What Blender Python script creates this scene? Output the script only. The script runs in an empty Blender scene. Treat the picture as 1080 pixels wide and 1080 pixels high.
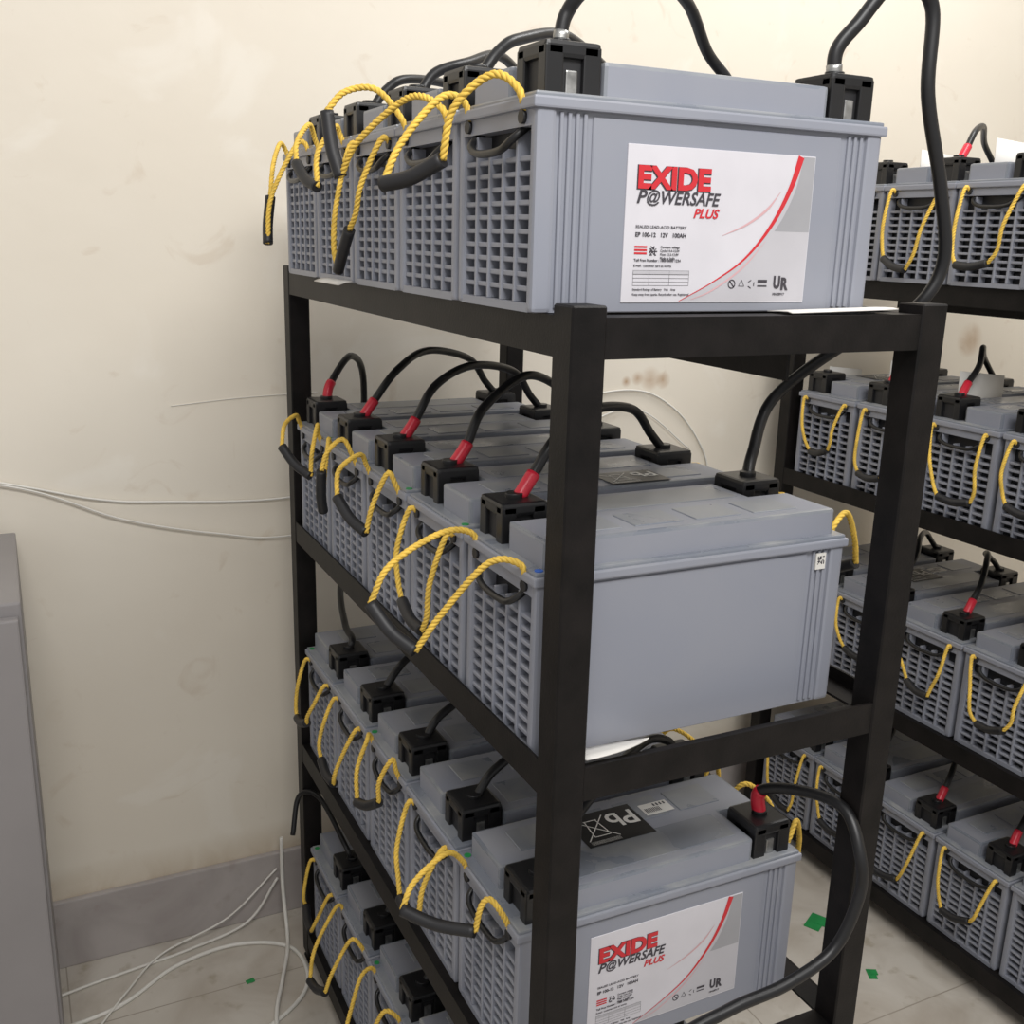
import bpy, bmesh, math, random
from mathutils import Vector, Matrix
random.seed(4)
scene=bpy.context.scene
COL=scene.collection

# ---------------------------------------------------------------- materials
def new_mat(name):
    m=bpy.data.materials.new(name); m.use_nodes=True
    nt=m.node_tree; b=nt.nodes['Principled BSDF']
    return m,nt,b
def simple(name,col,rough=0.5,metal=0.0,var=0.12,scale=14.0,bump=0.0,spec=0.5):
    m,nt,b=new_mat(name)
    tc=nt.nodes.new('ShaderNodeTexCoord')
    n=nt.nodes.new('ShaderNodeTexNoise'); n.inputs['Scale'].default_value=scale; n.inputs['Detail'].default_value=6
    nt.links.new(tc.outputs['Object'],n.inputs['Vector'])
    r=nt.nodes.new('ShaderNodeValToRGB')
    r.color_ramp.elements[0].position=0.3; r.color_ramp.elements[1].position=0.7
    r.color_ramp.elements[0].color=(*[c*(1-var) for c in col],1)
    r.color_ramp.elements[1].color=(*[min(1,c*(1+var)) for c in col],1)
    nt.links.new(n.outputs['Fac'],r.inputs['Fac']); nt.links.new(r.outputs['Color'],b.inputs['Base Color'])
    b.inputs['Roughness'].default_value=rough; b.inputs['Metallic'].default_value=metal
    b.inputs['Specular IOR Level'].default_value=spec
    if bump>0:
        bp=nt.nodes.new('ShaderNodeBump'); bp.inputs['Strength'].default_value=bump; bp.inputs['Distance'].default_value=0.002
        n2=nt.nodes.new('ShaderNodeTexNoise'); n2.inputs['Scale'].default_value=scale*12
        nt.links.new(tc.outputs['Object'],n2.inputs['Vector'])
        nt.links.new(n2.outputs['Fac'],bp.inputs['Height']); nt.links.new(bp.outputs['Normal'],b.inputs['Normal'])
    return m
def dusty(name,col,rough,dust,amount,scale):
    """plastic with a patchy dust film that settles on upward facing surfaces"""
    m,nt,b=new_mat(name)
    tc=nt.nodes.new('ShaderNodeTexCoord'); g=nt.nodes.new('ShaderNodeNewGeometry')
    n=nt.nodes.new('ShaderNodeTexNoise'); n.inputs['Scale'].default_value=scale; n.inputs['Detail'].default_value=9; n.inputs['Distortion'].default_value=0.6
    nt.links.new(g.outputs['Position'],n.inputs['Vector'])
    r=nt.nodes.new('ShaderNodeValToRGB'); r.color_ramp.elements[0].position=0.38; r.color_ramp.elements[1].position=0.72
    nt.links.new(n.outputs['Fac'],r.inputs['Fac'])
    sx=nt.nodes.new('ShaderNodeSeparateXYZ'); nt.links.new(g.outputs['Normal'],sx.inputs[0])
    mr=nt.nodes.new('ShaderNodeMapRange'); mr.inputs['From Min'].default_value=0.0; mr.inputs['From Max'].default_value=1.0
    mr.inputs['To Min'].default_value=amount*0.3; mr.inputs['To Max'].default_value=amount
    nt.links.new(sx.outputs['Z'],mr.inputs['Value'])
    mu=nt.nodes.new('ShaderNodeMath'); mu.operation='MULTIPLY'
    nt.links.new(r.outputs['Color'],mu.inputs[0]); nt.links.new(mr.outputs[0],mu.inputs[1])
    mx=nt.nodes.new('ShaderNodeMix'); mx.data_type='RGBA'
    nt.links.new(mu.outputs[0],mx.inputs['Factor']); mx.inputs['A'].default_value=(*col,1); mx.inputs['B'].default_value=(*dust,1)
    nt.links.new(mx.outputs['Result'],b.inputs['Base Color'])
    m2=nt.nodes.new('ShaderNodeMath'); m2.operation='MULTIPLY_ADD'; m2.inputs[1].default_value=0.4; m2.inputs[2].default_value=rough
    nt.links.new(mu.outputs[0],m2.inputs[0]); nt.links.new(m2.outputs[0],b.inputs['Roughness'])
    return m
M_GREY=dusty('battery_grey_plastic',(0.262,0.276,0.326),0.38,(0.35,0.348,0.362),0.7,7)
M_LID=dusty('battery_lid_plastic',(0.190,0.208,0.245),0.24,(0.37,0.37,0.36),0.9,11)
M_BLACK=simple('black_plastic',(0.010,0.010,0.011),0.38,var=0.2)
M_LUG=simple('tin_lug',(0.42,0.42,0.41),0.35,metal=0.9,var=0.3,scale=120)
M_RED=simple('red_sleeve',(0.62,0.02,0.045),0.35,var=0.1)
M_CABLE=simple('cable_rubber',(0.009,0.009,0.010),0.40,var=0.2)
M_STEEL=simple('black_painted_steel',(0.0062,0.0050,0.0048),0.50,var=0.6,scale=25,bump=0.10,spec=0.25)
M_ROPE=simple('yellow_rope',(0.78,0.52,0.085),0.75,var=0.18,scale=60)
M_GRIP_SHADE=simple('rubber_grip_cell_shade',(0.014,0.014,0.016),0.5,var=0.2)
M_WHITE=simple('white_sheet',(0.74,0.72,0.68),0.6,var=0.04)
M_LABEL=simple('label_silver_white',(0.63,0.615,0.655),0.32,var=0.05)
M_LGREY=simple('label_grey',(0.34,0.34,0.36),0.35,var=0.05)
M_LMID=simple('label_mid_silver',(0.49,0.48,0.51),0.35,var=0.05)
M_LRED=simple('label_red',(0.58,0.025,0.035),0.4,var=0.05)
M_LPINK=simple('label_pink',(0.62,0.38,0.40),0.4,var=0.05)
M_INK=simple('label_ink',(0.050,0.045,0.055),0.5,var=0.05)
M_WIRE=simple('white_wire',(0.72,0.70,0.65),0.5,var=0.05)
M_GREEN=simple('green_tape',(0.02,0.26,0.07),0.5,var=0.15)
M_BLUE=simple('blue_dot',(0.03,0.12,0.5),0.5,var=0.05)
M_CAB=simple('grey_cabinet_paint',(0.25,0.235,0.235),0.45,var=0.08,scale=4)

def wall_mat():
    m,nt,b=new_mat('cream_wall_paint')
    g=nt.nodes.new('ShaderNodeNewGeometry')
    def noise(s,d,dist=0):
        n=nt.nodes.new('ShaderNodeTexNoise'); n.inputs['Scale'].default_value=s; n.inputs['Detail'].default_value=d; n.inputs['Distortion'].default_value=dist
        nt.links.new(g.outputs['Position'],n.inputs['Vector']); return n
    def ramp(src,p0,c0,p1,c1):
        r=nt.nodes.new('ShaderNodeValToRGB'); e=r.color_ramp.elements
        e[0].position=p0; e[0].color=(*c0,1); e[1].position=p1; e[1].color=(*c1,1)
        nt.links.new(src,r.inputs['Fac']); return r
    def mix(fac,a,bcol):
        mx=nt.nodes.new('ShaderNodeMix'); mx.data_type='RGBA'
        nt.links.new(fac,mx.inputs['Factor']); nt.links.new(a,mx.inputs['A']); mx.inputs['B'].default_value=(*bcol,1)
        return mx.outputs['Result']
    base=ramp(noise(1.4,6).outputs['Fac'],0.3,(0.745,0.680,0.575),0.65,(0.80,0.745,0.645))
    n2=noise(11,10,1.5)
    sc=ramp(n2.outputs['Fac'],0.63,(0,0,0),0.73,(0.30,0.30,0.30))
    out=mix(sc.outputs['Color'],base.outputs['Color'],(0.56,0.45,0.33))
    pl=ramp(noise(4.3,7,0.8).outputs['Fac'],0.61,(0,0,0),0.68,(0.35,0.35,0.35))
    out=mix(pl.outputs['Color'],out,(0.85,0.81,0.73))
    sx=nt.nodes.new('ShaderNodeSeparateXYZ'); nt.links.new(g.outputs['Position'],sx.inputs[0])
    mr=nt.nodes.new('ShaderNodeMapRange'); mr.inputs['From Min'].default_value=0.15; mr.inputs['From Max'].default_value=0.22
    mr.inputs['To Min'].default_value=1.0; mr.inputs['To Max'].default_value=0.0
    nt.links.new(sx.outputs['Z'],mr.inputs['Value'])
    mu=nt.nodes.new('ShaderNodeMath'); mu.operation='MULTIPLY'
    nt.links.new(mr.outputs[0],mu.inputs[0]); nt.links.new(n2.outputs['Fac'],mu.inputs[1])
    out=mix(mu.outputs[0],out,(0.46,0.35,0.22))
    # rust spots around old wall plugs
    for (px,pz,rad) in ((1.335,1.150,0.030),(1.37,1.145,0.022),(2.36,1.22,0.05),(1.27,1.145,0.014),(1.30,1.152,0.018)):
        vd=nt.nodes.new('ShaderNodeVectorMath'); vd.operation='DISTANCE'; vd.inputs[1].default_value=(px,2.004,pz)
        nt.links.new(g.outputs['Position'],vd.inputs[0])
        m1=nt.nodes.new('ShaderNodeMapRange'); m1.inputs['From Min'].default_value=0; m1.inputs['From Max'].default_value=rad
        m1.inputs['To Min'].default_value=1.4; m1.inputs['To Max'].default_value=0.0
        nt.links.new(vd.outputs['Value'],m1.inputs['Value'])
        mm=nt.nodes.new('ShaderNodeMath'); mm.operation='MULTIPLY'; mm.use_clamp=True
        nt.links.new(m1.outputs[0],mm.inputs[0]); nt.links.new(n2.outputs['Fac'],mm.inputs[1])
        out=mix(mm.outputs[0],out,(0.38,0.20,0.07))
    nt.links.new(out,b.inputs['Base Color'])
    b.inputs['Roughness'].default_value=0.5
    bp=nt.nodes.new('ShaderNodeBump'); bp.inputs['Strength'].default_value=0.35; bp.inputs['Distance'].default_value=0.006
    nt.links.new(noise(7,8).outputs['Fac'],bp.inputs['Height']); nt.links.new(bp.outputs['Normal'],b.inputs['Normal'])
    return m
def marble_mat(name,c0,c1,speck,tiles=False,rough=0.3):
    m,nt,b=new_mat(name)
    g=nt.nodes.new('ShaderNodeNewGeometry')
    n=nt.nodes.new('ShaderNodeTexNoise'); n.inputs['Scale'].default_value=6; n.inputs['Detail'].default_value=12; n.inputs['Distortion'].default_value=1.0
    nt.links.new(g.outputs['Position'],n.inputs['Vector'])
    r=nt.nodes.new('ShaderNodeValToRGB'); e=r.color_ramp.elements
    e[0].position=0.32; e[0].color=(*c0,1); e[1].position=0.62; e[1].color=(*c1,1)
    nt.links.new(n.outputs['Fac'],r.inputs['Fac'])
    out=r.outputs['Color']
    n2=nt.nodes.new('ShaderNodeTexNoise'); n2.inputs['Scale'].default_value=22; n2.inputs['Detail'].default_value=6
    nt.links.new(g.outputs['Position'],n2.inputs['Vector'])
    r2=nt.nodes.new('ShaderNodeValToRGB'); r2.color_ramp.elements[0].position=0.60; r2.color_ramp.elements[0].color=(0,0,0,1)
    r2.color_ramp.elements[1].position=0.72; r2.color_ramp.elements[1].color=(0.6,0.6,0.6,1)
    nt.links.new(n2.outputs['Fac'],r2.inputs['Fac'])
    mx=nt.nodes.new('ShaderNodeMix'); mx.data_type='RGBA'
    nt.links.new(r2.outputs['Color'],mx.inputs['Factor']); nt.links.new(out,mx.inputs['A']); mx.inputs['B'].default_value=(*speck,1)
    out=mx.outputs['Result']
    if tiles:
        br=nt.nodes.new('ShaderNodeTexBrick'); br.offset=0; br.inputs['Scale'].default_value=1
        br.inputs['Brick Width'].default_value=0.6; br.inputs['Row Height'].default_value=0.6
        br.inputs['Mortar Size'].default_value=0.0015
        nt.links.new(g.outputs['Position'],br.inputs['Vector'])
        mx=nt.nodes.new('ShaderNodeMix'); mx.data_type='RGBA'
        nt.links.new(br.outputs['Fac'],mx.inputs['Factor']); nt.links.new(out,mx.inputs['A'])
        mx.inputs['B'].default_value=(0.34,0.30,0.25,1)
        out=mx.outputs['Result']
    nt.links.new(out,b.inputs['Base Color']); b.inputs['Roughness'].default_value=rough
    return m
M_WALL=wall_mat()
M_FLOOR=marble_mat('marble_floor',(0.44,0.39,0.33),(0.58,0.54,0.48),(0.33,0.28,0.20),True,0.32)
M_BASE=marble_mat('marble_skirting',(0.35,0.315,0.305),(0.44,0.405,0.39),(0.34,0.29,0.27),False,0.4)

# ---------------------------------------------------------------- mesh helpers
def box(bm,x0,x1,y0,y1,z0,z1,mat=0,bev=0.0,seg=2):
    r=bmesh.ops.create_cube(bm,size=1.0)
    vs=r['verts']
    for v in vs:
        v.co=Vector(((x0+x1)/2+v.co.x*(x1-x0),(y0+y1)/2+v.co.y*(y1-y0),(z0+z1)/2+v.co.z*(z1-z0)))
    fs=set(f for v in vs for f in v.link_faces)
    if bev>0:
        es=list(set(e for v in vs for e in v.link_edges))
        rr=bmesh.ops.bevel(bm,geom=es,offset=bev,segments=seg,affect='EDGES',profile=0.6)
        fs=set(rr['faces'])|set(f for v in rr['verts'] for f in v.link_faces)
    for f in fs:
        if f.is_valid: f.material_index=mat
def prism(bm,poly,z0,z1,mat=0,bev=0.0):
    vs=[bm.verts.new((p[0],p[1],z0)) for p in poly]
    f=bm.faces.new(vs); 
    r=bmesh.ops.extrude_face_region(bm,geom=[f])
    nv=[g for g in r['geom'] if isinstance(g,bmesh.types.BMVert)]
    for v in nv: v.co.z=z1
    allv=vs+nv
    fs=set(f for v in allv for f in v.link_faces)
    if bev>0:
        es=[e for e in set(e for v in nv for e in v.link_edges)]
        rr=bmesh.ops.bevel(bm,geom=es,offset=bev,segments=2,affect='EDGES',profile=0.6)
        fs|=set(rr['faces'])
    fs=[f for f in fs if f.is_valid]
    for f in fs: f.material_index=mat
    bmesh.ops.recalc_face_normals(bm,faces=fs)
def catmull(pts,n=8):
    P=[Vector(p) for p in pts]
    P=[P[0]*2-P[1]]+P+[P[-1]*2-P[-2]]
    out=[]
    for i in range(1,len(P)-2):
        p0,p1,p2,p3=P[i-1:i+3]
        for k in range(n):
            t=k/n
            out.append(0.5*((2*p1)+(p2-p0)*t+(2*p0-5*p1+4*p2-p3)*t*t+(-p0+3*p1-3*p2+p3)*t**3))
    out.append(P[-2].copy()); return out
def frames(path):
    T=[]
    for i in range(len(path)):
        a=path[max(0,i-1)]; b=path[min(len(path)-1,i+1)]
        d=(b-a); T.append(d.normalized() if d.length>1e-9 else Vector((0,0,1)))
    u=T[0].orthogonal().normalized(); U=[u]
    for i in range(1,len(T)):
        q=T[i-1].rotation_difference(T[i]); u=q@u; u=(u-T[i]*u.dot(T[i])).normalized(); U.append(u)
    return T,U
def tube(bm,path,r,mat=0,sides=10):
    T,U=frames(path); rings=[]
    for i,p in enumerate(path):
        v=T[i].cross(U[i]); rr=r(i/(len(path)-1)) if callable(r) else r
        rings.append([bm.verts.new(p+(U[i]*math.cos(a)+v*math.sin(a))*rr) for a in [2*math.pi*k/sides for k in range(sides)]])
    for i in range(len(rings)-1):
        for k in range(sides):
            f=bm.faces.new((rings[i][k],rings[i][(k+1)%sides],rings[i+1][(k+1)%sides],rings[i+1][k])); f.material_index=mat; f.smooth=True
    for rg,fl in ((rings[0],True),(rings[-1],False)):
        f=bm.faces.new(list(reversed(rg)) if fl else rg); f.material_index=mat
def resample(path,step):
    out=[path[0].copy()]; acc=0
    for i in range(1,len(path)):
        a=path[i-1]; b=path[i]; L=(b-a).length
        if L<1e-9: continue
        d=step-acc
        while d<=L:
            out.append(a.lerp(b,d/L)); d+=step
        acc=(acc+L)%step
    if (out[-1]-path[-1]).length>step*0.3: out.append(path[-1].copy())
    return out
def twisted(bm,path,mat=0,r=0.0021,off=0.0018,pitch=0.018,phase=0):
    path=resample(path,0.0022)
    if len(path)<3: return
    T,U=frames(path)
    for s in range(3):
        pts=[]
        for i,p in enumerate(path):
            a=phase+2*math.pi*(i*0.0022/pitch)+s*2*math.pi/3
            v=T[i].cross(U[i]); pts.append(p+(U[i]*math.cos(a)+v*math.sin(a))*off)
        tube(bm,pts,r,mat,6)
def finish(bm,name,mats,parent=None,loc=(0,0,0)):
    me=bpy.data.meshes.new(name); bm.to_mesh(me); bm.free()
    for m in mats: me.materials.append(m)
    ob=bpy.data.objects.new(name,me); COL.objects.link(ob); ob.location=loc
    if parent: ob.parent=parent
    return ob

# ---------------------------------------------------------------- room
FLX0,FLX1,WY,WX=-2.2,3.3,2.004,3.3
bm=bmesh.new(); box(bm,FLX0,FLX1+0.1,-1.6,WY+0.1,-0.05,0); finish(bm,'floor',[M_FLOOR])
bm=bmesh.new(); box(bm,FLX0,FLX1+0.1,WY,WY+0.1,0,3.0); finish(bm,'wall_back',[M_WALL])
bm=bmesh.new(); box(bm,WX,WX+0.1,-1.6,WY,0,3.0); finish(bm,'wall_right',[M_WALL])
bm=bmesh.new(); box(bm,FLX0,WX,WY-0.014,WY,0,0.150,0,0.003); finish(bm,'baseboard_back',[M_BASE])
bm=bmesh.new(); box(bm,WX-0.014,WX,-1.6,WY-0.014,0,0.150,0,0.003); finish(bm,'baseboard_right',[M_BASE])

# steel cabinet, left
bm=bmesh.new()
cx0,cx1,cy0,cy1=-0.62,-0.012,1.55,1.96
box(bm,cx0,cx1,cy0+0.02,cy1,0.04,0.93,0,0.004)
box(bm,cx0+0.005,(cx0+cx1)/2-0.002,cy0,cy0+0.02,0.06,0.91,0,0.003)
box(bm,(cx0+cx1)/2+0.002,cx1-0.005,cy0,cy0+0.02,0.06,0.91,0,0.003)
box(bm,cx0+0.02,cx1-0.02,cy0+0.04,cy1-0.02,0,0.05,1)
box(bm,(cx0+cx1)/2-0.03,(cx0+cx1)/2-0.015,cy0-0.02,cy0,0.60,0.75,1,0.003)
finish(bm,'steel_cabinet',[M_CAB,M_STEEL])

# ---------------------------------------------------------------- racks
ZR=[1.390,0.946,0.500,0.078]
DECK=[1.390,0.930,0.500,0.078]
PX0,PX1=0.448,0.904
PY0,PY1=0.800,1.836
S=0.036
def build_rack(ox,oy):
    bm=bmesh.new()
    for px in (PX0,PX1-S):
        for py in (PY0,PY1-S):
            box(bm,px,px+S,py,py+S,0.018,1.400,0,0.0018,1)
            box(bm,px+0.012,px+S-0.012,py+0.012,py+S-0.012,0.004,0.02,0)
            box(bm,px+0.001,px+S-0.001,py+0.001,py+S-0.001,0,0.006,0,0.002)
    h=0.038; t=0.004
    for zr,dk in zip(ZR,DECK):
        box(bm,PX0+0.001,PX0+t,PY0+S,PY1-S,zr-h,zr-0.0005,0)
        box(bm,PX1-t,PX1-0.001,PY0+S,PY1-S,zr-h,zr-0.0005,0)
        box(bm,PX0+t,PX0+S,PY0+S,PY1-S,dk-t,dk-0.0008,0)
        box(bm,PX1-S,PX1-t,PY0+S,PY1-S,dk-t,dk-0.0008,0)
        box(bm,PX0+S,PX1-S,PY0+0.002,PY0+0.002+t,zr-h,zr-0.0005,0)
        box(bm,PX0+S,PX1-S,PY1-t-0.002,PY1-0.002,zr-h,zr-0.0005,0)
        box(bm,PX0+S,PX1-S,PY0+t,PY0+S,dk-t,dk-0.0008,0)
        box(bm,PX0+S,PX1-S,PY1-S,PY1-t,dk-t,dk-0.0008,0)
        for k in range(6):
            y=PY0+0.10+k*(PY1-PY0-0.22)/5
            box(bm,PX0+0.01,PX1-0.01,y,y+0.035,dk-2*t,dk-t,0)
    # stiffening plate below the top shelf
    box(bm,0.735,0.739,PY0+0.05,PY1-0.05,ZR[0]-0.072,ZR[0]-0.008,0)
    ob=finish(bm,'battery_rack',[M_STEEL],loc=(ox,oy,0)); return ob
build_rack(0,0)
R2X,R2Y=1.19,0.07
build_rack(R2X,R2Y)

# ---------------------------------------------------------------- battery mesh
BL,BW=0.400,0.172
def battery_mesh(name,H,back):
    bm=bmesh.new()
    fy=(lambda a,b:(a,b)) if not back else (lambda a,b:(BW-b,BW-a))
    # core
    box(bm,0.018,BL-0.018,0.004,BW-0.004,0.0,H-0.012,0)
    # corner columns and end frames
    for x0,x1 in ((0,0.020),(BL-0.020,BL)):
        for y0,y1 in ((0,0.013),(BW-0.013,BW)):
            box(bm,x0,x1,y0,y1,0,H-0.012,0,0.004)
    for sgn in (0,1):
        def bx(a,b,y0,y1,z0,z1,m=0,bev=0):
            if sgn==0: box(bm,a,b,y0,y1,z0,z1,m,bev,1)
            else: box(bm,BL-b,BL-a,y0,y1,z0,z1,m,bev,1)
        bx(0.001,0.019,0.01,BW-0.01,0.0,0.008)
        bx(0.0005,0.019,0.01,BW-0.01,H-0.028,H-0.012)
        bx(0.0165,0.0185,0.012,BW-0.012,0.006,H-0.014,3)  # near-black panel behind the ribs: shade of the grid cells put into colour
        gz0,gz1=0.008,H-0.030
        ncol=5
        for i in range(1,ncol):
            y=0.012+i*(BW-0.024)/ncol
            bx(0.0015,0.017,y-0.0022,y+0.0022,gz0,gz1-0.014 if 1<i<4 else gz1,0,0.0006)
        nrow=11
        for j in range(1,nrow):
            z=gz0+j*(gz1-0.012-gz0)/nrow
            bx(0.0035,0.017,0.012,BW-0.012,z-0.0024,z+0.0024,0,0.0008)
        # recessed carry handle loop
        X=(lambda v:v) if sgn==0 else (lambda v:BL-v)
        path=catmull([(X(0.010),0.035,H-0.026),(X(-0.004),0.040,H-0.038),(X(-0.007),0.062,H-0.047),(X(-0.007),0.110,H-0.047),(X(-0.004),0.132,H-0.038),(X(0.010),0.137,H-0.026)],6)
        tube(bm,path,0.0038,1,8)
        bx(0.001,0.004,0.03,0.142,H-0.028,H-0.018,0,0.0008)
    # ribs on the long faces
    for xs in (0.026,0.034,0.042,0.050,BL-0.026,BL-0.034,BL-0.042):
        for y0,y1 in ((0.0012,0.006),(BW-0.006,BW-0.0012)):
            box(bm,xs-0.0018,xs+0.0018,y0,y1,0.004,H-0.016,0,0.0006,1)
    for y0,y1 in ((0.002,0.006),(BW-0.006,BW-0.002)):
        box(bm,0.058,BL-0.052,y0,y1,0.0,H-0.018,0,0.001,1)
    # lid
    box(bm,-0.004,BL+0.004,-0.003,BW+0.003,H-0.014,H-0.004,0,0.002)
    box(bm,-0.001,BL+0.001,0.0,BW,H-0.006,H,4,0.002)
    def yy(v): return v if not back else BW-v
    poly=[(0.012,yy(BW-0.008)),(0.012,yy(0.080)),(0.070,yy(0.080)),(0.070,yy(0.008)),(BL-0.070,yy(0.008)),(BL-0.070,yy(0.080)),(BL-0.012,yy(0.080)),(BL-0.012,yy(BW-0.008))]
    if back: poly=poly[::-1]
    prism(bm,poly,H-0.001,H+0.030,4,0.004)
    # vent strip and shallow pads on the block
    a,b=fy(0.100,0.148)
    for k in range(4):
        x=0.05+k*0.078
        box(bm,x,x+0.062,a,b,H+0.029,H+0.0312,4,0.0008,1)
    a,b=fy(0.024,0.078)
    box(bm,0.085,BL-0.085,a,b,H+0.029,H+0.0308,4,0.0006,1)
    # terminals
    for tx in (0.039,BL-0.039):
        a,b=fy(0.008,0.066); c=(a+b)/2
        w=0.028; zt=H+0.044
        box(bm,tx-w+0.005,tx+w-0.005,a+0.005,b-0.005,H-0.001,zt-0.006,3)
        for sx in (-1,1):
            for (p,q) in ((a,a+0.015),(b-0.015,b)):
                xa=tx+sx*w; xb=tx+sx*(w-0.018)
                box(bm,min(xa,xb),max(xa,xb),p,q,H-0.001,zt-0.004,1,0.0015)
        box(bm,tx-w,tx+w,a,b,zt-0.015,zt,1,0.004)
        for yq in (a+0.003,b-0.009):
            box(bm,tx-0.006,tx+0.006,yq,yq+0.006,H,H+0.020,2,0.0015)
        cyl=catmull([(tx,c,zt-0.002),(tx,c,zt+0.002),(tx,c,zt+0.005)],2); tube(bm,cyl,0.010,1,12)
    me=bpy.data.meshes.new(name); bm.to_mesh(me); bm.free()
    for m in (M_GREY,M_BLACK,M_LUG,M_GRIP_SHADE,M_LID): me.materials.append(m)
    return me
H1,H2=0.190,0.205
ME=[battery_mesh('battery_body_a',H1,False),battery_mesh('battery_body_b',H2,True),battery_mesh('battery_body_c',H2,False)]
LV=[dict(x0=0.433,y0=0.850,p=0.179,z=1.390,H=H1,me=ME[0],ty=0.037),
    dict(x0=0.4535,y0=0.860,p=0.185,z=0.930,H=H2,me=ME[1],ty=BW-0.037),
    dict(x0=0.460,y0=0.885,p=0.182,z=0.500,H=H2,me=ME[2],ty=0.037),
    dict(x0=0.460,y0=0.885,p=0.182,z=0.078,H=H2,me=ME[2],ty=0.037)]
def bat_loc(l,i,ox=0,oy=0):
    L=LV[l]; return Vector((L['x0']+ox,L['y0']+i*L['p']+oy,L['z']))
def term(l,i,side,ox=0,oy=0):
    L=LV[l]; b=bat_loc(l,i,ox,oy)
    return b+Vector((0.039 if side==0 else BL-0.039,L['ty'],L['H']+0.040))

def rope_handle(bat,side,H,G,g,grip_len=0.036,loop='up',phase=0.0):
    X=(lambda v:v) if side==0 else (lambda v:BL-v)
    s=-1 if side==0 else 1
    G=Vector(G); g=Vector(g).normalized()*grip_len
    A=Vector((X(0.003),0.026,H-0.020)); B=Vector((X(0.003),BW-0.026,H-0.020))
    a1=G-g; b1=G+g
    bm=bmesh.new()
    w=lambda q: Vector((random.uniform(-q,q),random.uniform(-q,q),random.uniform(-q,q)))
    if loop=='up':
        pa=[A,A+Vector((s*0.010,0,0.024)),A.lerp(a1,0.30)+Vector((s*0.008,0,0.048))+w(.004),A.lerp(a1,0.75)+Vector((s*0.006,0,0.030))+w(.005),a1]
        pb=[b1,B.lerp(b1,0.75)+Vector((s*0.006,0,0.028))+w(.005),B.lerp(b1,0.30)+Vector((s*0.008,0,0.044))+w(.004),B+Vector((s*0.010,0,0.024)),B]
    else:
        pa=[A,A+Vector((s*0.014,-0.002,0.004)),A.lerp(a1,0.45)+Vector((s*0.016,-0.006,0.0))+w(.003),A.lerp(a1,0.8)+Vector((s*0.008,-0.006,0))+w(.003),a1]
        pb=[b1,B.lerp(b1,0.8)+Vector((s*0.008,0.006,0))+w(.003),B.lerp(b1,0.45)+Vector((s*0.016,0.006,0))+w(.003),B+Vector((s*0.014,0.002,0.004)),B]
    seg=10
    full=catmull(pa,seg)
    fb=catmull(pb,seg)
    twisted(bm,full,0,phase=phase); twisted(bm,fb,0,phase=phase+1)
    gp=catmull([a1,G+Vector((s*0.002,0,-0.005)),b1],8)
    tube(bm,gp,0.0076,1,12)
    for p in (A,B):
        tube(bm,[p+Vector((s*0.001,0,0)),p+Vector((s*0.004,0,0)),p+Vector((s*0.006,0,0))],0.0062,1,10)
    return finish(bm,'rope_handle',[M_ROPE,M_GRIP_SHADE],parent=bat)

# custom grips in rack coordinates (x,y,z),(direction front rope end -> back rope end),mode
CUST={(0,0):((0.358,0.957,1.513),(-0.5,0.75,-0.28),'up'),
      (0,1):((0.352,1.190,1.552),(-0.15,0.20,1.0),'up'),
      (0,2):((0.398,1.310,1.435),(0.0,0.8,-0.8),'hang'),
      (0,3):((0.385,1.430,1.530),(-0.1,0.6,0.3),'up'),
      (0,4):((0.372,1.600,1.472),(0.15,0.3,0.9),'up'),
      (1,0):((0.347,0.985,1.050),(-0.5,0.7,0.62),'up'),
      (1,1):((0.425,1.135,1.000),(0.0,1.0,0.2),'hang'),
      (1,2):((0.400,1.300,1.090),(-0.3,0.8,0.5),'up'),
      (1,3):((0.405,1.460,1.085),(0.1,0.3,-0.9),'up'),
      (1,4):((0.405,1.610,1.100),(-0.4,0.6,0.5),'up'),
      (2,0):((0.392,0.960,0.690),(-0.75,0.75,0.05),'up'),
      (2,1):((0.420,1.130,0.585),(0.0,1.0,-0.2),'hang'),
      (2,2):((0.425,1.320,0.640),(-0.2,1.0,-0.5),'up'),
      (2,3):((0.420,1.520,0.590),(0.0,1.0,0.1),'hang'),
      (2,4):((0.425,1.700,0.600),(0.0,1.0,-0.3),'hang')}
def add_dot(bat,H,mat,y):
    bm=bmesh.new(); tube(bm,[Vector((0.006,y,H-0.001)),Vector((0.006,y,H+0.0006)),Vector((0.006,y,H+0.001))],0.0045,0,14)
    finish(bm,'marker_dot',[mat],parent=bat)
BATS={}
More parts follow.
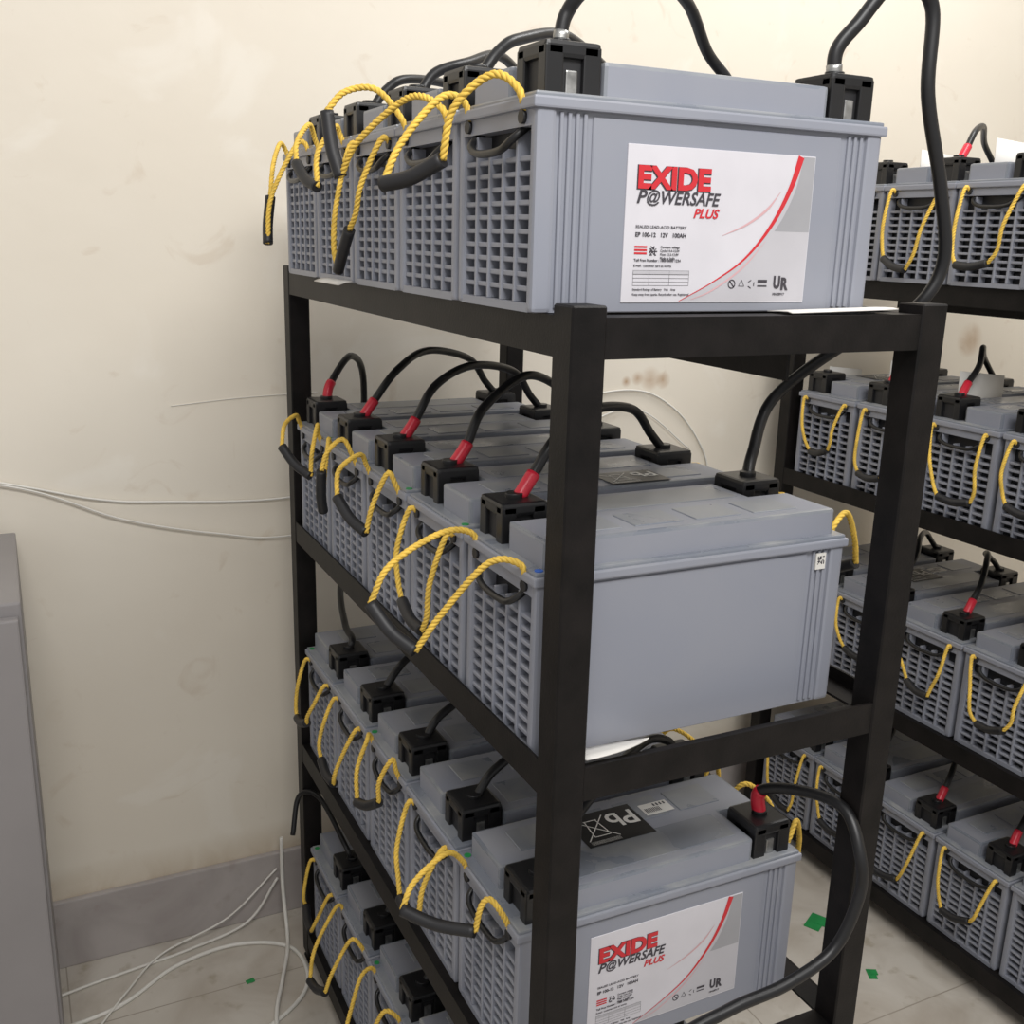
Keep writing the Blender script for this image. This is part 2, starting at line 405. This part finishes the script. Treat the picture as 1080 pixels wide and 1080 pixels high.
def populate(rack,ox,oy):
    for l in range(4):
        L=LV[l]
        for i in range(5):
            ob=bpy.data.objects.new('battery',L['me']); COL.objects.link(ob)
            b=bat_loc(l,i,ox,oy); ob.location=b; BATS[(rack,l,i)]=ob
            H=L['H']
            if rack==0 and (l,i) in CUST:
                G,g,mode=CUST[(l,i)]; G=Vector(G)-b
                rope_handle(ob,0,H,G,g,0.036 if (l,i)!=(2,0) else 0.046,mode,random.random()*6)
            else:
                if rack==1 and i<1: continue
                mode='hang' if (rack==1 or random.random()<0.45) else 'up'
                if mode=='hang':
                    G=(-0.022-0.015*random.random(),BW/2+random.uniform(-.03,.03),H-0.11-random.uniform(0,0.045)); g=(random.uniform(-.2,.2),1,random.uniform(-.35,.35))
                else:
                    G=(-0.05-0.03*random.random(),BW/2+random.uniform(-.02,.02),H-0.06-random.uniform(0,.04)); g=(random.uniform(-.5,.1),.8,random.uniform(-.4,.5))
                rope_handle(ob,0,H,G,g,0.034,mode,random.random()*6)
            if rack==0 and l in(0,1,2) and i<2:
                if l==1: rope_handle(ob,1,H,(BL+0.062,BW/2-0.01,H-0.065),(-0.3,1,-0.3),0.030,'up')
                elif l==2: rope_handle(ob,1,H,(BL+0.060,BW/2,H-0.050),(0.2,1,0.2),0.030,'up')
                else: rope_handle(ob,1,H,(BL+0.022,BW/2,H-0.11),(0,1,0.1),0.03,'hang')
            if rack==0 and l==1: add_dot(ob,H,M_BLUE if i==0 else M_GREEN,0.008)
            elif l>=2 and (i%2==0): add_dot(ob,H,M_GREEN,0.160)
populate(0,0,0); populate(1,R2X,R2Y)

# ---------------------------------------------------------------- cables
def cable(pts,red0=True,red1=False,r=0.0062,lug0=False,name='power_cable'):
    bm=bmesh.new(); path=catmull(pts,12); tube(bm,path,r,0,12)
    def sleeve(p,m,n0,n1,rr):
        tube(bm,p[n0:n1],rr,m,12)
    rp=resample(path,0.004)
    if red0: sleeve(rp,1,1,10,r+0.0020)
    if red1: sleeve(rp[::-1],1,1,10,r+0.0020)
    if lug0: sleeve(rp,2,0,5,r+0.0008)
    return finish(bm,name,[M_CABLE,M_RED,M_LUG])
def link(l,i,ox=0,oy=0,peak=0.115,red=True,red1=False):
    a=term(l,i,0,ox,oy); b=term(l,i+1,1,ox,oy)
    a=a+Vector((0.004,0.0,0.0))
    j=lambda s:random.uniform(-s,s)
    m=a.lerp(b,0.45); m.z=a.z+peak*0.78+j(.008)
    pts=[a,a+Vector((0.022,0.006,0.026)),a+Vector((0.060+j(.01),0.02,peak*0.58)),m,b+Vector((-0.075+j(.012),-0.02,peak*0.55)),b+Vector((-0.022,0,0.024)),b]
    cable(pts,red,red1)
link(1,0,peak=0.115); link(1,1,peak=0.12); link(1,2,peak=0.125); link(1,3,peak=0.125)
for i in range(1,4): link(0,i,peak=0.075,red=False)
for i in range(4): link(2,i,peak=0.075,red=False)
for i in range(4): link(3,i,peak=0.075,red=False)
for i in range(1,4):
    for l in range(4): link(l,i,R2X,R2Y,peak=0.10,red=True)
# top shelf, front battery
a=term(0,0,0); b=term(0,1,1)
cable([a,a+Vector((0.006,0,0.03)),(0.500,0.880,1.676),(0.590,0.940,1.712),(0.690,1.010,1.705),(0.757,1.06,1.668),b+Vector((0.0,0,0.02)),b],False,False,0.0065,True)
a=term(0,0,1); t2=term(1,0,1)
cable([a,a+Vector((0.0,0,0.03)),(0.812,0.880,1.676),(0.848,0.868,1.718),(0.895,0.865,1.700),(0.902,0.862,1.613),(0.938,0.862,1.519),(0.960,0.866,1.440),(0.938,0.885,1.385),(0.915,0.97,1.335),(0.885,1.045,1.262),(0.840,1.02,1.20),t2],False,False,0.0075,True)
# drop between shelf 2 and shelf 3 at the back
a=term(1,4,0); t3=term(2,4,0)
cable([a,a+Vector((0.012,0.012,0.03)),(0.555,1.79,1.245),(0.600,1.86,1.18),(0.590,1.872,0.95),(0.550,1.862,0.80),(0.520,1.74,0.76),t3+Vector((0.01,0.01,0.016)),t3],True,False)
# shelf 3 front loop
a=term(2,0,1)
cable([a,a+Vector((0,0,0.035)),(0.850,0.88,0.795),(0.862,0.82,0.800),(0.857,0.782,0.760),(0.856,0.775,0.712),(0.826,0.775,0.647),(0.757,0.775,0.620),(0.683,0.782,0.606),(0.60,0.785,0.58),(0.56,0.78,0.50),(0.56,0.78,0.36),(0.62,0.86,0.335),term(3,0,1)+Vector((-0.05,0,0.05)),term(3,0,1)],True,False,0.0072)
# shelf 4 cable out of the back
a=term(3,4,0)
cable([a,a+Vector((-0.01,0.01,0.03)),(0.47,1.76,0.40),(0.44,1.80,0.39),(0.42,1.78,0.32)],False,False,0.005)

# ---------------------------------------------------------------- labels
def text(s,size,loc,parent,mat,bold=0.0,shear=0.0,align='LEFT',sx=1.0,name='label_text',rot=(math.pi/2,0,0)):
    cu=bpy.data.curves.new(name,'FONT'); cu.body=s; cu.size=size; cu.offset=bold; cu.shear=shear
    cu.align_x=align; cu.extrude=0.00012; cu.resolution_u=3
    cu.materials.append(mat)
    ob=bpy.data.objects.new(name,cu); COL.objects.link(ob); ob.parent=parent
    ob.location=loc; ob.rotation_euler=rot; ob.scale=(sx,1,1); return ob
def flat(bm,pts,y,mat):
    f=bm.faces.new([bm.verts.new((p[0],y,p[1])) for p in pts]); f.material_index=mat
def band(bm,pts,widths,y,mat,n=8):
    P=catmull([(p[0],0,p[1]) for p in pts],n); m=len(P)
    T,_=frames(P)
    L=[];R=[]
    for i,p in enumerate(P):
        t=i/(m-1)*(len(widths)-1); k=min(int(t),len(widths)-2); w=widths[k]+(widths[k+1]-widths[k])*(t-k)
        nrm=Vector((-T[i].z,0,T[i].x)); L.append(p+nrm*w/2); R.append(p-nrm*w/2)
    for i in range(m-1):
        f=bm.faces.new([bm.verts.new((q.x,y,q.z)) for q in (L[i],L[i+1],R[i+1],R[i])]); f.material_index=mat
def make_label(bat,H):
    W_,Hh=0.221,0.143; x0=0.095; z0=H-0.038-Hh
    e=bpy.data.objects.new('product_label',None); COL.objects.link(e); e.parent=bat; e.location=(x0,0,z0)
    bm=bmesh.new()
    box(bm,0,W_,0.0010,0.0022,0,Hh,0,0.0004,1)
    y=0.0009
    curve=[(0.202,Hh-0.001),(0.192,0.112),(0.172,0.076),(0.142,0.043),(0.105,0.020),(0.066,0.0015)]
    C=catmull([(p[0],0,p[1]) for p in curve],6)
    for i in range(len(C)-1):
        flat(bm,[(C[i].x,C[i].z),(W_-0.001,C[i].z),(W_-0.001,C[i+1].z),(C[i+1].x,C[i+1].z)],y,2)
    y2=0.0008
    G2=catmull([(0.205,0,Hh-0.001),(0.199,0,0.112),(0.187,0,0.086),(0.176,0,0.070)],6)
    for i in range(len(G2)-1):
        flat(bm,[(G2[i].x,G2[i].z),(W_-0.001,G2[i].z),(W_-0.001,G2[i+1].z),(G2[i+1].x,G2[i+1].z)],y2,1)
    band(bm,curve,[0.0075,0.0055,0.0038,0.0022,0.0012,0.0006],0.0006,3)
    band(bm,[(0.180,0.108),(0.164,0.090),(0.140,0.075),(0.112,0.064)],[0.0004,0.0028,0.002,0.0003],0.0006,4)
    band(bm,[(0.166,0.06),(0.140,0.034),(0.105,0.012),(0.08,0.003)],[0.0003,0.002,0.0016,0.0005],0.0006,4)
    yk=0.0006
    for i in range(8):
        for j in range(8):
            if random.random()<0.55:
                flat(bm,[(0.029+i*.0011,0.044+j*.0011),(0.0301+i*.0011,0.044+j*.0011),(0.0301+i*.0011,0.0451+j*.0011),(0.029+i*.0011,0.0451+j*.0011)],yk,5)
    for k in range(3):
        flat(bm,[(0.012,0.045+k*.003),(0.026,0.045+k*.003),(0.026,0.0468+k*.003),(0.012,0.0468+k*.003)],yk,3)
    for k in range(5):
        z=0.016+k*0.0035
        flat(bm,[(0.012,z),(0.076,z),(0.076,z+0.0003),(0.012,z+0.0003)],yk,5)
    for x in (0.012,0.03,0.053,0.0757): flat(bm,[(x,0.016),(x+0.0003,0.016),(x+0.0003,0.030),(x,0.030)],yk,5)
    flat(bm,[(0.012,0.0265),(0.076,0.0265),(0.076,0.030),(0.012,0.030)],yk,2)
    for k in range(3):
        cx=0.128+k*0.012; cz=0.018
        n=[20,3,6][k]
        for q in range(n):
            a0=math.pi/2+2*math.pi*q/n; a1=math.pi/2+2*math.pi*(q+1)/n
            if k==2 and q%2: continue
            R,r=0.0046,0.0034
            flat(bm,[(cx+R*math.cos(a0),cz+R*math.sin(a0)),(cx+R*math.cos(a1),cz+R*math.sin(a1)),(cx+r*math.cos(a1),cz+r*math.sin(a1)),(cx+r*math.cos(a0),cz+r*math.sin(a0))],yk,5)
    flat(bm,[(0.125,0.0205),(0.126,0.0214),(0.1312,0.0155),(0.1302,0.0146)],yk,5)
    flat(bm,[(0.160,0.0195),(0.172,0.0195),(0.172,0.0225),(0.160,0.0225)],yk,5)
    flat(bm,[(0.160,0.0155),(0.172,0.0155),(0.172,0.0170),(0.160,0.0170)],yk,5)
    finish(bm,'label_sheet',[M_LABEL,M_LGREY,M_LMID,M_LRED,M_LPINK,M_INK],parent=e)
    yt=0.0004
    text('EXIDE',0.0270,(0.0108,yt+0.0003,0.1050),e,M_INK,0.0018,0,sx=1.13)
    text('EXIDE',0.0270,(0.0112,yt-0.0002,0.1054),e,M_LRED,0.0012,0,sx=1.13)
    text('P',0.0165,(0.011,yt,0.0915),e,M_INK,0.0003,0.25,sx=1.15)
    text('@',0.0150,(0.0215,yt,0.0925),e,M_INK,0.0002,0.2)
    text('WERSAFE',0.0165,(0.0365,yt,0.0915),e,M_INK,0.0003,0.25,sx=0.97)
    text('PLUS',0.0120,(0.076,yt,0.0800),e,M_LRED,0.0003,0.3,sx=1.1)
    text('SEALED LEAD-ACID BATTERY',0.0038,(0.012,yt,0.0690),e,M_INK,0.0,0,sx=1.15)
    text('EP 100-12   12V   100AH',0.0055,(0.012,yt,0.0612),e,M_INK,0.0001,0,sx=1.02)
    for k,s in enumerate(['Constant voltage','Cycle 14.4-15.0V','Float 13.5-13.8V','Made in India']):
        text(s,0.0032,(0.041,yt,0.0510-k*0.0034),e,M_INK,0,0)
    text('Toll Free Number : 1800 3000 1234',0.0036,(0.012,yt,0.0385),e,M_INK,0.00003,0)
    text('E-mail : customer care at works',0.0033,(0.012,yt,0.0335),e,M_INK,0.0,0)
    text('Standard Ratings of Battery   Volt   Amp',0.0030,(0.012,yt,0.0115),e,M_INK,0.0,0)
    text('Keep away from sparks. Recycle after use. Registered',0.0030,(0.012,yt,0.0070),e,M_INK,0.0,0)
    text('R',0.0165,(0.1895,yt,0.0130),e,M_INK,0.0008,0,sx=0.85)
    text('U',0.0165,(0.1800,yt,0.0145),e,M_INK,0.0008,0,sx=0.75)
    text('MH28917',0.0038,(0.180,yt,0.0070),e,M_INK,0.0,0)
make_label(BATS[(0,0,0)],H1)
make_label(BATS[(0,2,0)],H2)
# small code sticker on the plain battery
bm=bmesh.new(); box(bm,0.360,0.374,-0.0002,0.0016,H2-0.038,H2-0.019,0)
for i in range(7):
    for j in range(7):
        if random.random()<.5:
            x=0.362+i*.0014; z=H2-0.030+j*.0014-0.002
            flat(bm,[(x,z),(x+.0014,z),(x+.0014,z+.0014),(x,z+.0014)],-0.0005,1)
finish(bm,'code_sticker',[M_WHITE,M_INK],parent=BATS[(0,1,0)])
# top stickers
def top_sticker(bat,H,x0,x1,y0,y1,code=True):
    bm=bmesh.new(); z=H+0.0313
    box(bm,x0,x1,y0,y1,z,z+0.0005,0)
    def q(pts): 
        f=bm.faces.new([bm.verts.new((p[0],p[1],z+0.0009)) for p in pts]); f.material_index=1
    def ln(a,b,w=0.0007):
        a=Vector(a);b=Vector(b);d=(b-a).normalized();n=Vector((-d.y,d.x))*w
        q([a-n,b-n,b+n,a+n])
    w=x1-x0;h=y1-y0
    X=lambda u:x0+u*w; Y=lambda v:y0+v*h
    ln((X(.06),Y(.15)),(X(.52),Y(.85))); ln((X(.06),Y(.85)),(X(.52),Y(.15)))
    ln((X(.18),Y(.25)),(X(.22),Y(.75))); ln((X(.42),Y(.25)),(X(.38),Y(.75))); ln((X(.18),Y(.25)),(X(.42),Y(.25))); ln((X(.2),Y(.75)),(X(.4),Y(.75)))
    for k in range(5): ln((X(.06),Y(.04+.02*k)),(X(.5),Y(.04+.02*k)),0.0002)
    finish(bm,'warning_sticker',[M_BLACK,M_WHITE],parent=bat)
    t=text('Pb',h*0.62,(X(.97),Y(.82),z+0.0009),bat,M_WHITE,0.0006,0,name='sticker_text',rot=(0,0,math.pi))
    if code:
        bm=bmesh.new(); box(bm,x1+0.010,x1+0.052,y0+0.035,y0+0.060,z,z+0.0004,0)
        for k in range(9):
            xx=x1+0.013+k*0.0026
            f=bm.faces.new([bm.verts.new(p) for p in ((xx,y0+.039,z+.0008),(xx+.0012,y0+.039,z+.0008),(xx+.0012,y0+.049,z+.0008),(xx,y0+.049,z+.0008))]); f.material_index=1
            if k%2:
                f=bm.faces.new([bm.verts.new(p) for p in ((xx+.014,y0+.051,z+.0008),(xx+.0165,y0+.051,z+.0008),(xx+.0165,y0+.057,z+.0008),(xx+.014,y0+.057,z+.0008))]); f.material_index=1
        finish(bm,'barcode_sticker',[M_WHITE,M_INK],parent=bat)
top_sticker(BATS[(0,2,0)],H2,0.130,0.226,0.070,0.140)
top_sticker(BATS[(0,1,1)],H2,0.205,0.290,0.010,0.066,False)
for r,l,i in ((1,2,3),(1,1,4)): top_sticker(BATS[(r,l,i)],H2,0.130,0.22,0.07,0.14)

# ---------------------------------------------------------------- sheets
def sheet(name,rows,mat,thick=0.0012):
    bm=bmesh.new(); V=[[bm.verts.new(p) for p in r] for r in rows]
    for i in range(len(V)-1):
        for j in range(len(V[0])-1):
            f=bm.faces.new((V[i][j],V[i][j+1],V[i+1][j+1],V[i+1][j])); f.smooth=True
    ob=finish(bm,name,[mat]); m=ob.modifiers.new('s','SOLIDIFY'); m.thickness=thick; m.offset=1
    return ob
# foam strip tucked between shelf-2 battery and the front rail
sheet('foam_sheet',[[(0.490+0.013*k, y0+(0.852-y0)*(k/8)**2.2, z0+(0.9335-z0)*(k/8)**2.2) for k in range(9)] for (y0,z0) in ((0.855,0.936),(0.840,0.941),(0.824,0.947),(0.809,0.950))],M_WHITE)
sheet('packing_sheet',[[(0.70+0.02*k, y, z+0.0004*k) for k in range(8)] for (y,z) in ((0.846,1.3915),(0.830,1.3925),(0.815,1.393),(0.808,1.392))],M_WHITE)
sheet('packing_sheet',[[(0.431-0.010*j,1.38+0.030*k,1.3925-0.003*j*j*0.4) for k in range(5)] for j in range(3)],M_WHITE)
for (l,i,w,h,xo) in ((1,3,0.13,0.085,0.085),(1,2,0.13,0.085,0.085),(0,2,0.15,0.080,0.085),(1,4,0.10,0.05,0.085),(0,3,0.1,0.07,0.085)):
    b=bat_loc(l,i,R2X,R2Y); H=LV[l]['H']; yb=b.y+LV[l]['p']-0.0065
    z0=-0.03 if l==1 else 0.0015
    sheet('foam_board',[[(b.x+xo+w*u,yb+0.002*v,b.z+H+z0+(h-z0)*v*(1-0.12*u)) for u in (0,0.5,1)] for v in (0,0.5,1)],M_WHITE,0.0015)

# ---------------------------------------------------------------- wires
def wire(name,pts,r=0.0022,mat=None):
    bm=bmesh.new(); tube(bm,catmull(pts,12),r,0,8); return finish(bm,name,[mat or M_WIRE])
y=WY-0.006
wire('wall_wire',[(-0.6,y,1.18),(-0.2,y,1.06),(0.016,y,1.000),(0.13,y,0.968),(0.24,y,0.954),(0.494,y,0.942),(0.75,y,0.99),(1.0,y,1.08),(1.261,y,1.127),(1.40,y,1.08),(1.50,y,0.962),(1.52,y,0.85)])
wire('wall_wire',[(-0.6,y-0.004,1.17),(-0.2,y-0.004,1.05),(0.016,y-0.004,0.996),(0.171,y-0.004,0.927),(0.342,y-0.004,0.882),(0.492,y-0.004,0.863),(0.8,y-0.004,0.90),(1.15,y-0.004,1.05),(1.30,y-0.004,1.08),(1.45,y-0.004,0.98)],0.0018)
wire('wall_wire',[(0.27,WY-0.001,1.135),(0.40,WY-0.001,1.145),(0.55,WY-0.001,1.15)],0.0007)
f=0.004
wire('floor_cable',[(-0.2,1.86,f),(0.004,1.907,f),(0.12,1.925,f),(0.235,1.942,f),(0.36,1.962,0.02),(0.43,1.975,0.10)],0.003)
wire('floor_cable',[(-0.2,1.80,f),(0.06,1.82,f),(0.20,1.90,f),(0.328,1.918,f),(0.43,1.86,f),(0.43,1.74,f),(0.34,1.66,f),(0.20,1.62,f)],0.0042)
wire('floor_cable',[(0.44,1.97,0.20),(0.435,1.95,0.10),(0.43,1.90,0.02),(0.415,1.84,f+.008),(0.385,1.76,f+.008),(0.35,1.66,f+.008),(0.33,1.5,f)],0.0042)
wire('floor_cable',[(0.02,1.75,f),(0.10,1.85,f+.008),(0.18,1.94,f+.008),(0.32,1.965,0.04),(0.43,1.98,0.12)],0.0022)
def tape(x,y,s,a):
    bm=bmesh.new(); box(bm,-s,s,-s*.6,s*.6,0,0.002,0); box(bm,-s*.2,s*.9,-s*.9,s*.1,0.0015,0.003,0)
    ob=finish(bm,'green_tape_scrap',[M_GREEN],loc=(x,y,0.0)); ob.rotation_euler=(0,0,a)
tape(1.51,1.48,0.028,0.5); tape(1.50,1.30,0.014,1.1); tape(1.42,1.10,0.012,0.2); tape(0.33,1.80,0.008,0.2)

# ---------------------------------------------------------------- light
w=bpy.data.worlds.new('world'); scene.world=w; w.use_nodes=True
bg=w.node_tree.nodes['Background']; bg.inputs['Color'].default_value=(1.0,0.98,0.965,1); bg.inputs['Strength'].default_value=0.55
def area(name,loc,target,sx,sy,e,col=(1,0.985,0.965)):
    l=bpy.data.lights.new(name,'AREA'); l.shape='RECTANGLE'; l.size=sx; l.size_y=sy; l.energy=e; l.color=col
    o=bpy.data.objects.new(name,l); COL.objects.link(o); o.location=loc
    o.rotation_euler=(Vector(target)-Vector(loc)).to_track_quat('-Z','Y').to_euler()
area('ceiling_light',(0.3,-0.4,2.7),(0.7,1.3,1.0),1.4,0.5,39)
area('ceiling_light',(1.7,1.0,2.9),(1.3,1.4,0.5),1.4,0.4,24)

# ---------------------------------------------------------------- camera
cam=bpy.data.cameras.new('camera'); co=bpy.data.objects.new('camera',cam); COL.objects.link(co)
cam.sensor_width=36; cam.lens=36*1090/1080; cam.clip_start=0.02
X=Vector((0.8998,0.0894,-0.4275)).normalized(); Yv=Vector((-0.4359,0.2418,-0.8670)); Yv=(Yv-X*Yv.dot(X)).normalized(); Zv=X.cross(Yv)
R=Matrix((X,Yv,Zv))
M=R.to_4x4(); M.translation=Vector((0,0,1.456)); co.matrix_world=M
scene.camera=co
scene.view_settings.view_transform='Standard'
scene.view_settings.look='None'
